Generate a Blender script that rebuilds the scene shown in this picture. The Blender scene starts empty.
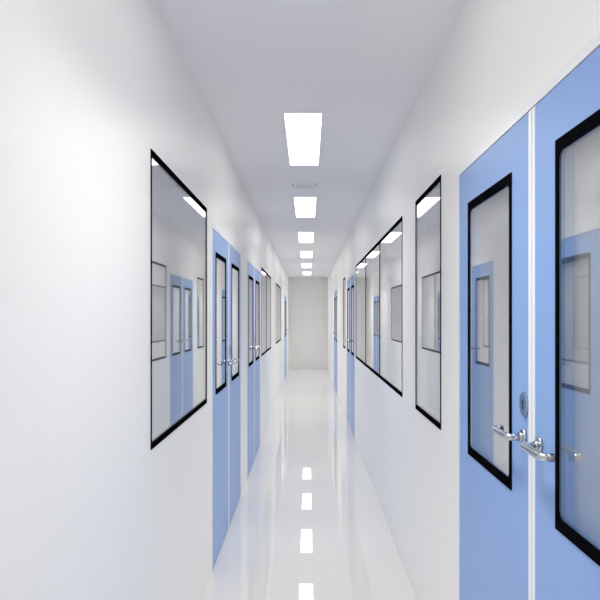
import bpy, bmesh, math
from mathutils import Vector, Matrix

SC = bpy.context.scene
COL = SC.collection
EYE = 1.60
XL, XR = -0.600, 0.615          # inner faces of the two long walls
ZC = EYE + 1.235                # ceiling height
Y0, Y1 = -4.2, 18.8             # corridor ends
TH = 0.08                       # wall thickness
LX = -0.03                      # centre line of the ceiling lights

# ------------------------------------------------------------------ materials
def new_mat(name):
    m = bpy.data.materials.new(name); m.use_nodes = True
    nt = m.node_tree; nt.nodes.clear()
    out = nt.nodes.new('ShaderNodeOutputMaterial')
    return m, nt, out

def pbr(name, col, rough=0.5, metal=0.0, spec=0.5, bump=0.0, scale=40.0, coat=0.0, vary=0.0, ior=1.5):
    m, nt, out = new_mat(name)
    b = nt.nodes.new('ShaderNodeBsdfPrincipled')
    b.inputs['Base Color'].default_value = (*col, 1)
    b.inputs['Roughness'].default_value = rough
    b.inputs['Metallic'].default_value = metal
    b.inputs['Specular IOR Level'].default_value = spec
    b.inputs['IOR'].default_value = ior
    b.inputs['Coat Weight'].default_value = coat
    b.inputs['Coat Roughness'].default_value = 0.03
    tc = nt.nodes.new('ShaderNodeTexCoord')
    nz = nt.nodes.new('ShaderNodeTexNoise'); nz.inputs['Scale'].default_value = scale
    nz.inputs['Detail'].default_value = 3
    nt.links.new(tc.outputs['Object'], nz.inputs['Vector'])
    if vary:
        mx = nt.nodes.new('ShaderNodeMix'); mx.data_type = 'RGBA'
        mx.inputs[6].default_value = (*[c * (1 - vary) for c in col], 1)
        mx.inputs[7].default_value = (*[min(1, c * (1 + vary)) for c in col], 1)
        nt.links.new(nz.outputs['Fac'], mx.inputs[0])
        nt.links.new(mx.outputs[2], b.inputs['Base Color'])
    if bump:
        bp = nt.nodes.new('ShaderNodeBump'); bp.inputs['Strength'].default_value = bump
        bp.inputs['Distance'].default_value = 0.002
        nt.links.new(nz.outputs['Fac'], bp.inputs['Height'])
        nt.links.new(bp.outputs['Normal'], b.inputs['Normal'])
    nt.links.new(b.outputs[0], out.inputs[0])
    return m

def glass_mat():
    m, nt, out = new_mat('window_glass')
    lw = nt.nodes.new('ShaderNodeLayerWeight'); lw.inputs['Blend'].default_value = 0.5
    pw = nt.nodes.new('ShaderNodeMath'); pw.operation = 'POWER'; pw.inputs[1].default_value = 2.2
    nt.links.new(lw.outputs['Facing'], pw.inputs[0])
    ma = nt.nodes.new('ShaderNodeMath'); ma.operation = 'MULTIPLY_ADD'; ma.use_clamp = True
    ma.inputs[1].default_value = 0.88; ma.inputs[2].default_value = 0.05
    nt.links.new(pw.outputs[0], ma.inputs[0])
    tr = nt.nodes.new('ShaderNodeBsdfTransparent'); tr.inputs[0].default_value = (0.98, 0.985, 0.985, 1)
    gl = nt.nodes.new('ShaderNodeBsdfGlossy'); gl.inputs['Roughness'].default_value = 0.0
    gl.inputs[0].default_value = (0.96, 0.965, 0.97, 1)
    mx = nt.nodes.new('ShaderNodeMixShader')
    nt.links.new(ma.outputs[0], mx.inputs[0]); nt.links.new(tr.outputs[0], mx.inputs[1])
    nt.links.new(gl.outputs[0], mx.inputs[2]); nt.links.new(mx.outputs[0], out.inputs[0])
    return m

def emit_mat(name, col, s):
    m, nt, out = new_mat(name)
    e = nt.nodes.new('ShaderNodeEmission'); e.inputs[0].default_value = (*col, 1); e.inputs[1].default_value = s
    nt.links.new(e.outputs[0], out.inputs[0]); return m

M = dict(
    wall=pbr('white_wall_panel', (0.95, 0.94, 0.925), rough=0.38, spec=0.35, bump=0.02, scale=6),
    ceil=pbr('ceiling_panel', (0.90, 0.89, 0.93), rough=0.55, spec=0.2),
    floor=pbr('polished_resin_floor', (0.66, 0.655, 0.645), rough=0.01, spec=0.5, ior=2.15, vary=0.01, scale=1.5),
    end=pbr('end_wall_panel', (0.85, 0.85, 0.85), rough=0.5, spec=0.3),
    frame=pbr('white_powder_coat', (0.88, 0.90, 0.93), rough=0.3, spec=0.4),
    blue=pbr('blue_door_skin', (0.26, 0.415, 0.765), rough=0.35, spec=0.3, vary=0.015, scale=3),
    black=pbr('black_glass_border', (0.004, 0.004, 0.006), rough=0.35, spec=0.0),
    grey=pbr('dark_sealant', (0.09, 0.095, 0.10), rough=0.5, spec=0.2),
    back=pbr('frosted_glass', (0.57, 0.57, 0.57), rough=0.7, spec=0.2),
    chrome=pbr('brushed_steel', (0.56, 0.58, 0.61), rough=0.2, metal=1.0),
    plate=pbr('steel_blue_reflection', (0.27, 0.37, 0.52), rough=0.3, metal=1.0),  # blue reflected from the doors is put into the metal colour
    dark=pbr('keyhole_black', (0.01, 0.012, 0.02), rough=0.5),
    vent=pbr('vent_plastic', (0.92, 0.92, 0.94), rough=0.5, spec=0.2),
    gap_shade=pbr('vent_gap_shade', (0.62, 0.62, 0.65), rough=0.6, spec=0.1),  # darker grey paints the shade of the recessed gaps between rings
    lamp=emit_mat('lamp_diffuser', (1.0, 0.98, 0.935), 4.2),
    glass=glass_mat(),
)

# ------------------------------------------------------------------ helpers
def link(name, bm, mat, parent=None, smooth=False, origin=(0, 0, 0)):
    bmesh.ops.recalc_face_normals(bm, faces=bm.faces)
    bmesh.ops.translate(bm, verts=bm.verts, vec=-Vector(origin))
    me = bpy.data.meshes.new(name); bm.to_mesh(me); bm.free()
    me.materials.append(mat)
    if smooth:
        for p in me.polygons: p.use_smooth = True
    o = bpy.data.objects.new(name, me); COL.objects.link(o)
    if parent is None:
        o.location = origin
    else:
        o.parent = parent
        base = parent.matrix_world.translation if parent.parent is None else Vector(parent['_w'])
        o.location = Vector(origin) - Vector(base)
        o['_w'] = tuple(origin)
    return o

def empty(name, loc):
    e = bpy.data.objects.new(name, None); COL.objects.link(e)
    e.location = loc; e.empty_display_size = 0.1
    e.matrix_world = Matrix.Translation(loc)
    return e

def tag(o, label=None, cat=None, group=None, kind=None):
    if label: o['label'] = label
    if cat: o['category'] = cat
    if group: o['group'] = group
    if kind: o['kind'] = kind
    return o

def box(bm, a, b):
    (x0, y0, z0), (x1, y1, z1) = a, b
    v = [bm.verts.new(p) for p in ((x0,y0,z0),(x1,y0,z0),(x1,y1,z0),(x0,y1,z0),(x0,y0,z1),(x1,y0,z1),(x1,y1,z1),(x0,y1,z1))]
    for f in ((0,1,2,3),(4,5,6,7),(0,1,5,4),(1,2,6,5),(2,3,7,6),(3,0,4,7)):
        bm.faces.new([v[i] for i in f])

def wmap(side):
    """depth s, height t, distance n out of the wall face -> world point"""
    if side == 'L':
        return lambda s, t, n: Vector((XL + n, s, t))
    return lambda s, t, n: Vector((XR - n, s, t))

def wbox(bm, P, s0, s1, t0, t1, n0, n1):
    box(bm, tuple(P(s0, t0, n0)), tuple(P(s1, t1, n1)))

def ring(bm, P, outer, inner, n0, n1, r=0.0, k=6):
    """rectangular frame with a (rounded) hole; outer/inner = (s0, s1, t0, t1)"""
    a0, a1, b0, b1 = outer; c0, c1, d0, d1 = inner
    corners = [((a0, b0), (c0 + r, d0 + r), 180), ((a1, b0), (c1 - r, d0 + r), 270),
               ((a1, b1), (c1 - r, d1 - r), 0), ((a0, b1), (c0 + r, d1 - r), 90)]
    layers = []
    for n in (n0, n1):
        O, I = [], []
        for (oc, cc, ang) in corners:
            O.append(bm.verts.new(P(oc[0], oc[1], n)))
            if r > 0:
                I.append([bm.verts.new(P(cc[0] + r * math.cos(math.radians(ang + 90 * i / k)),
                                         cc[1] + r * math.sin(math.radians(ang + 90 * i / k)), n)) for i in range(k + 1)])
            else:
                I.append([bm.verts.new(P(cc[0], cc[1], n))])
        for q in range(4):
            arc = I[q]
            for i in range(len(arc) - 1):
                bm.faces.new((O[q], arc[i], arc[i + 1]))
            nx = (q + 1) % 4
            bm.faces.new((O[q], O[nx], I[nx][0], arc[-1]))
        layers.append((O, [v for a in I for v in a]))
    (O0, I0), (O1, I1) = layers
    for A, B in ((O0, O1), (I0, I1)):
        for i in range(len(A)):
            j = (i + 1) % len(A)
            bm.faces.new((A[i], A[j], B[j], B[i]))

def disc(bm, P, s, t, n0, n1, rs, rt=None, seg=32, bevel=0.0):
    rt = rt or rs
    rings = [(n0, 1.0), (n1 - bevel, 1.0)] + ([(n1, 1 - bevel / rs)] if bevel else [])
    prev = None
    for (n, f) in rings:
        cur = [bm.verts.new(P(s + rs * f * math.cos(2 * math.pi * i / seg), t + rt * f * math.sin(2 * math.pi * i / seg), n)) for i in range(seg)]
        if prev:
            for i in range(seg):
                j = (i + 1) % seg
                bm.faces.new((prev[i], prev[j], cur[j], cur[i]))
        else:
            bm.faces.new(cur)
        prev = cur
    bm.faces.new(prev)

def tube(bm, pts, r, seg=14, cap=True):
    pts = [Vector(p) for p in pts]
    prev = None
    for i, p in enumerate(pts):
        if i == 0: d = pts[1] - p
        elif i == len(pts) - 1: d = p - pts[-2]
        else: d = (pts[i + 1] - p).normalized() + (p - pts[i - 1]).normalized()
        d.normalize()
        u = d.cross(Vector((0, 0, 1))).normalized(); v = u.cross(d).normalized()
        cur = [bm.verts.new(p + r * (math.cos(2 * math.pi * a / seg) * u + math.sin(2 * math.pi * a / seg) * v)) for a in range(seg)]
        if prev:
            for a in range(seg):
                b = (a + 1) % seg
                bm.faces.new((prev[a], prev[b], cur[b], cur[a]))
        elif cap: bm.faces.new(cur)
        prev = cur
    if cap: bm.faces.new(prev)

# ------------------------------------------------------------------ doors and windows
HALF, FR = 0.784, 0.032
LEAF_N = -0.001                 # leaf face sits 3 mm behind the wall face
LEVER_Z, LOCK_Z = 1.258, 1.352
BAND = 0.018

def lever_mesh(P, s, sgn):
    """U-shaped return lever: rose, neck out of the leaf, bar along it, return end"""
    bm = bmesh.new(); n = LEAF_N
    disc(bm, P, s, LEVER_Z + 0.004, n, n + 0.008, 0.0205, bevel=0.003)
    disc(bm, P, s, LEVER_Z, n + 0.006, n + 0.016, 0.0135, seg=20)
    R = 0.014; N = 0.047; L = 0.132
    pts = [P(s, LEVER_Z, n + 0.01), P(s, LEVER_Z, n + N - R)]
    for i in range(1, 7):
        a = math.radians(15 * i)
        pts.append(P(s + sgn * R * (1 - math.cos(a)), LEVER_Z, n + N - R + R * math.sin(a)))
    pts.append(P(s + sgn * (L - R), LEVER_Z, n + N))
    for i in range(1, 7):
        a = math.radians(15 * i)
        pts.append(P(s + sgn * (L - R + R * math.sin(a)), LEVER_Z, n + N - R + R * math.cos(a)))
    pts.append(P(s + sgn * L, LEVER_Z, n + 0.019))
    tube(bm, pts, 0.0102)
    return bm

def door(idx, side, c, label):
    P = wmap(side)
    LEAF_H, PANE_T0, PANE_T1 = (2.158, 1.094, 2.024) if side == 'L' else (2.172, 1.076, 2.037)
    root = empty('door_%d' % idx, tuple(P(c, 0, 0)))
    tag(root, label, 'door', kind='structure')
    # frame: two jambs and a head
    bm = bmesh.new()
    for sg in (-1, 1):
        a, b = sorted((c + sg * HALF, c + sg * (HALF + FR)))
        wbox(bm, P, a + (0.002 if sg > 0 else 0), b - (0.002 if sg < 0 else 0), 0.0, LEAF_H + FR, -0.07, 0.0012)
    wbox(bm, P, c - HALF - 0.001, c + HALF + 0.001, LEAF_H + 0.003, LEAF_H + FR, -0.07, 0.0012)
    link('door_frame', bm, M['frame'], root, origin=tuple(P(c, LEAF_H, 0)))
    for sg in (-1, 1):
        def S(d): return c + sg * d          # d = distance from the meeting line
        seam, hinge = 0.024, HALF - 0.002
        w0, w1 = 0.162, 0.652
        s0, s1 = sorted((S(seam), S(hinge)))
        q0, q1 = sorted((S(w0), S(w1)))
        org = tuple(P(S(hinge), 0.006, 0))
        bm = bmesh.new()
        ring(bm, P, (s0, s1, 0.006, LEAF_H), (q0 + 0.012, q1 - 0.012, PANE_T0 + 0.012, PANE_T1 - 0.012), -0.048, LEAF_N, r=0.018)
        leaf = link('door_leaf', bm, M['blue'], root, origin=org)
        bm = bmesh.new()
        a, b = sorted((S(0.002), S(seam)))
        wbox(bm, P, a, b, 0.006, LEAF_H, -0.048, LEAF_N + 0.001)
        e = link('edge_strip', bm, M['frame'], leaf, origin=org); e['label'] = 'white meeting edge strip'
        bm = bmesh.new()
        ring(bm, P, (q0, q1, PANE_T0, PANE_T1), (q0 + BAND, q1 - BAND, PANE_T0 + 0.031, PANE_T1 - 0.031), LEAF_N, LEAF_N + 0.0035, r=0.020)
        e = link('pane_border', bm, M['black'], leaf, origin=org); e['label'] = 'black border round the pane'
        bm = bmesh.new()
        wbox(bm, P, q0 + 0.0125, q1 - 0.0125, PANE_T0 + 0.0125, PANE_T1 - 0.0125, LEAF_N - 0.005, LEAF_N - 0.0005)
        e = link('glass_pane', bm, M['glass'], leaf, origin=org)
        bm = bmesh.new()
        wbox(bm, P, q0 + 0.0125, q1 - 0.0125, PANE_T0 + 0.0125, PANE_T1 - 0.0125, -0.046, -0.040)
        e = link('frosted_back_pane', bm, M['back'], leaf, origin=org)
        bm = lever_mesh(P, S(0.058), sg)
        e = link('lever_handle', bm, M['chrome'], leaf, smooth=True, origin=org); e['label'] = 'brushed steel lever handle'
        for p in e.data.polygons: p.use_smooth = len(p.vertices) == 4
        if sg > 0:
            bm = bmesh.new()
            disc(bm, P, S(0.053), LOCK_Z, LEAF_N, LEAF_N + 0.007, 0.030, 0.036, bevel=0.003)
            e = link('lock_plate', bm, M['plate'], leaf, origin=org); e['label'] = 'oval steel lock plate'
            bm = bmesh.new()
            disc(bm, P, S(0.053), LOCK_Z + 0.007, LEAF_N + 0.006, LEAF_N + 0.0078, 0.0055, seg=16)
            wbox(bm, P, S(0.053) - 0.0028, S(0.053) + 0.0028, LOCK_Z - 0.014, LOCK_Z + 0.006, LEAF_N + 0.0062, LEAF_N + 0.0076)
            link('keyhole', bm, M['dark'], leaf, origin=org)
    return (c - HALF - FR, c + HALF + FR, 0.0, LEAF_H + FR)

def window(idx, side, splits, z0, z1, label):
    P = wmap(side)
    s0, s1 = splits[0], splits[-1]
    root = empty('window_%d' % idx, tuple(P((s0 + s1) / 2, z0, 0)))
    tag(root, label, 'window', kind='structure')
    org = tuple(P(s0, z0, 0))
    # white reveal lining inside the wall
    bm = bmesh.new()
    ring(bm, P, (s0 + 0.0015, s1 - 0.0015, z0 + 0.0015, z1 - 0.0015), (s0 + 0.012, s1 - 0.012, z0 + 0.012, z1 - 0.012), -0.075, -0.001)
    link('window_frame', bm, M['frame'], root, origin=org)
    bm = bmesh.new()
    ring(bm, P, (s0, s1, z0, z1), (s0 + 0.011, s1 - 0.011, z0 + 0.025, z1 - 0.025), 0.0, 0.003)
    e = link('window_border', bm, M['black'], root, origin=org); e['label'] = 'black border round the glass'
    for m in splits[1:-1]:
        bm = bmesh.new()
        wbox(bm, P, m - 0.006, m + 0.006, z0 + 0.0255, z1 - 0.0255, -0.05, 0.0025)
        e = link('mullion', bm, M['grey'], root, origin=org); e['label'] = 'thin dark joint between panes'
    for i in range(len(splits) - 1):
        a = splits[i] + (0.0125 if i == 0 else 0.0065)
        b = splits[i + 1] - (0.0125 if i == len(splits) - 2 else 0.0065)
        bm = bmesh.new()
        wbox(bm, P, a, b, z0 + 0.0125, z1 - 0.0125, -0.0065, -0.0015)
        link('glass_pane', bm, M['glass'], root, origin=org)
        bm = bmesh.new()
        wbox(bm, P, a, b, z0 + 0.0125, z1 - 0.0125, -0.060, -0.054)
        link('frosted_back_pane', bm, M['back'], root, origin=org)
    return (s0, s1, z0, z1)

holesL, holesR = [], []
ZL0, ZL1, ZR0, ZR1 = 1.093, 2.242, 1.078, 2.258
holesL.append(window(1, 'L', [2.286, 3.547], ZL0, ZL1, 'large black-edged window nearest on the left, single pane mirroring blue doors'))
holesL.append(door(1, 'L', 4.553, 'blue double door directly beyond the large near window on the left'))
holesL.append(door(2, 'L', 6.720, 'blue double door second along the left wall, just before a two-pane window'))
holesL.append(window(2, 'L', [7.70, 8.68, 9.66], ZL0, ZL1, 'two-pane window on the left, directly beyond the second blue double door'))
holesL.append(window(3, 'L', [11.2, 13.2], ZL0, ZL1, 'small distant window on the left, last before the farthest door'))
holesL.append(door(3, 'L', 16.0, 'farthest blue double door on the left, narrow sliver near the end wall'))
holesR.append(door(4, 'R', 1.650, 'large blue double door nearest on the right with steel lever handles in front'))
holesR.append(window(4, 'R', [2.770, 3.420], ZR0, ZR1, 'narrow tall black-edged window on the right beside the large near door'))
holesR.append(window(5, 'R', [3.905, 5.155, 6.410, 7.690], ZR0, ZR1, 'long three-pane black-edged window band on the right wall'))
holesR.append(door(5, 'R', 8.700, 'blue double door on the right just beyond the three-pane window band'))
holesR.append(window(6, 'R', [9.87, 10.45], ZR0, ZR1, 'slim distant window on the right between the two far blue doors'))
holesR.append(door(6, 'R', 13.40, 'farthest blue double door on the right, nearest to the end wall'))

# ------------------------------------------------------------------ shell
def wall(name, side, holes, label):
    P = wmap(side); bm = bmesh.new()
    cur = Y0
    for (a, b, z0, z1) in sorted(holes):
        wbox(bm, P, cur, a, 0, ZC, -TH, 0)
        if z0 > 0: wbox(bm, P, a, b, 0, z0, -TH, 0)
        wbox(bm, P, a, b, z1, ZC, -TH, 0)
        cur = b
    wbox(bm, P, cur, Y1, 0, ZC, -TH, 0)
    bmesh.ops.remove_doubles(bm, verts=bm.verts, dist=1e-5)
    o = link(name, bm, M['wall'])
    return tag(o, label, 'wall', kind='structure')
wall('wall_left', 'L', holesL, 'long white left corridor wall holding windows and blue doors')
wall('wall_right', 'R', holesR, 'long white right corridor wall holding windows and blue doors')

bm = bmesh.new(); box(bm, (XL - TH, Y1, 0), (XR + TH, Y1 + 0.1, ZC))
tag(link('wall_back', bm, M['end']), 'plain pale grey wall closing the far end of the corridor', 'wall', kind='structure')
bm = bmesh.new(); box(bm, (XL - TH, Y0 - 0.1, 0), (XR + TH, Y0, ZC))
tag(link('wall_front', bm, M['wall']), 'plain white wall closing the corridor behind the viewer', 'wall', kind='structure')
bm = bmesh.new(); box(bm, (XL - TH, Y0 - 0.1, -0.1), (XR + TH, Y1 + 0.1, 0))
tag(link('floor', bm, M['floor']), 'glossy pale grey resin floor mirroring the ceiling lights', 'floor', kind='structure')

# ceiling with a recess for every lamp
LW, LL, PITCH, FIRST = 0.120, 1.26, 2.55, 3.63
lamps = [FIRST + PITCH * k for k in range(-2, 6)]
RD = 0.020
bm = bmesh.new()
box(bm, (XL - TH, Y0 - 0.1, ZC), (LX - LW, Y1 + 0.1, ZC + 0.1))
box(bm, (LX + LW, Y0 - 0.1, ZC), (XR + TH, Y1 + 0.1, ZC + 0.1))
cur = Y0 - 0.1
for y in lamps:
    box(bm, (LX - LW, cur, ZC), (LX + LW, y, ZC + 0.1)); cur = y + LL
box(bm, (LX - LW, cur, ZC), (LX + LW, Y1 + 0.1, ZC + 0.1))
bmesh.ops.remove_doubles(bm, verts=bm.verts, dist=1e-5)
tag(link('ceiling', bm, M['ceil']), 'flat pale grey ceiling with a row of flush light panels', 'ceiling', kind='structure')

# ------------------------------------------------------------------ lamps
LBL = {1: 'largest ceiling light panel, nearest in view, before the round vent',
       2: 'ceiling light panel directly beyond the round vent',
       3: 'third ceiling light panel from the front, second beyond the vent',
       4: 'fourth ceiling light panel from the front of the row',
       5: 'second to last ceiling light panel towards the end wall',
       6: 'smallest and farthest ceiling light panel by the end wall',
       0: 'ceiling light panel overhead, just out of the picture in front',
       -1: 'ceiling light panel behind the viewer'}
for k, y in enumerate(lamps):
    root = empty('ceiling_light', (LX, y + LL / 2, ZC))
    tag(root, LBL[k - 1], 'ceiling light', 'recessed ceiling light panels')
    P = lambda s, t, n: Vector((t, s, n))
    bm = bmesh.new()
    ring(bm, P, (y + 0.001, y + LL - 0.001, LX - LW + 0.001, LX + LW - 0.001), (y + 0.007, y + LL - 0.007, LX - LW + 0.006, LX + LW - 0.006), ZC - 0.001, ZC + 0.03)
    link('light_frame', bm, M['frame'], root, origin=(LX, y + LL / 2, ZC))
    bm = bmesh.new(); box(bm, (LX - LW + 0.006, y + 0.007, ZC + 0.004), (LX + LW - 0.006, y + LL - 0.007, ZC + 0.012))
    link('light_diffuser', bm, M['lamp'], root, origin=(LX, y + LL / 2, ZC))
    ld = bpy.data.lights.new('panel_lamp', 'AREA'); ld.shape = 'RECTANGLE'
    ld.size = 2 * LW - 0.02; ld.size_y = LL - 0.02; ld.energy = 10.8; ld.spread = math.radians(95)
    ld.color = (1.0, 0.98, 0.935)
    lo = bpy.data.objects.new('panel_lamp', ld); COL.objects.link(lo)
    lo.parent = root; lo.location = (0, 0, 0.002)

# round air diffuser in the ceiling
vy, vx = 5.60, LX - 0.005
root = empty('ceiling_vent', (vx, vy, ZC))
tag(root, 'round white air vent between the two nearest ceiling lights', 'vent')
def annulus(name, r0, r1, z0, z1, mat):
    bm = bmesh.new(); n = 48; L = []
    for r, z in ((r0, ZC - 0.0005), (r1, ZC - 0.0005), (r1, ZC - z0), (r0, ZC - z1)):
        L.append([bm.verts.new((vx + r * math.cos(2 * math.pi * i / n), vy + r * math.sin(2 * math.pi * i / n), z)) for i in range(n)])
    for q in range(4):
        for i in range(n):
            j = (i + 1) % n
            bm.faces.new((L[q][i], L[q][j], L[(q + 1) % 4][j], L[(q + 1) % 4][i]))
    link(name, bm, mat, root, origin=(vx, vy, ZC))
annulus('outer_ring', 0.124, 0.152, 0.003, 0.006, M['vent'])
annulus('vent_ring', 0.076, 0.100, 0.004, 0.007, M['vent'])
annulus('vent_ring', 0.034, 0.054, 0.004, 0.007, M['vent'])
bm = bmesh.new()
disc(bm, lambda s, t, n: Vector((vx + s, vy + t, n)), 0, 0, ZC - 0.0003, ZC - 0.003, 0.140, seg=48)
link('vent_shade_disc', bm, M['gap_shade'], root, origin=(vx, vy, ZC))  # added disc whose grey gives the gaps their shade
bm = bmesh.new()
disc(bm, lambda s, t, n: Vector((vx + s, vy + t, n)), 0, 0, ZC - 0.0005, ZC - 0.006, 0.014, seg=32)
link('vent_hub', bm, M['vent'], root, origin=(vx, vy, ZC))

for o in list(bpy.data.objects):
    if '_w' in o: del o['_w']

# ------------------------------------------------------------------ world, camera, view
w = bpy.data.worlds.new('world'); SC.world = w; w.use_nodes = True
w.node_tree.nodes['Background'].inputs[0].default_value = (0.8, 0.85, 0.9, 1)
w.node_tree.nodes['Background'].inputs[1].default_value = 0.5
cd = bpy.data.cameras.new('camera'); cam = bpy.data.objects.new('camera', cd); COL.objects.link(cam)
cam.location = (0, 0, EYE); cam.rotation_euler = (math.radians(90), 0, 0)
cd.sensor_width = 36; cd.lens = 36; cd.shift_x = -8 / 600; cd.shift_y = 17 / 600
cd.clip_start = 0.02; cd.clip_end = 100
SC.camera = cam
SC.cycles.max_bounces = 14; SC.cycles.diffuse_bounces = 8; SC.cycles.glossy_bounces = 8; SC.cycles.transparent_max_bounces = 16
SC.cycles.use_denoising = True
vs = SC.view_settings
vs.view_transform = 'Standard'; vs.look = 'None'; vs.gamma = 1.0; vs.exposure = 0.0; vs.use_curve_mapping = False
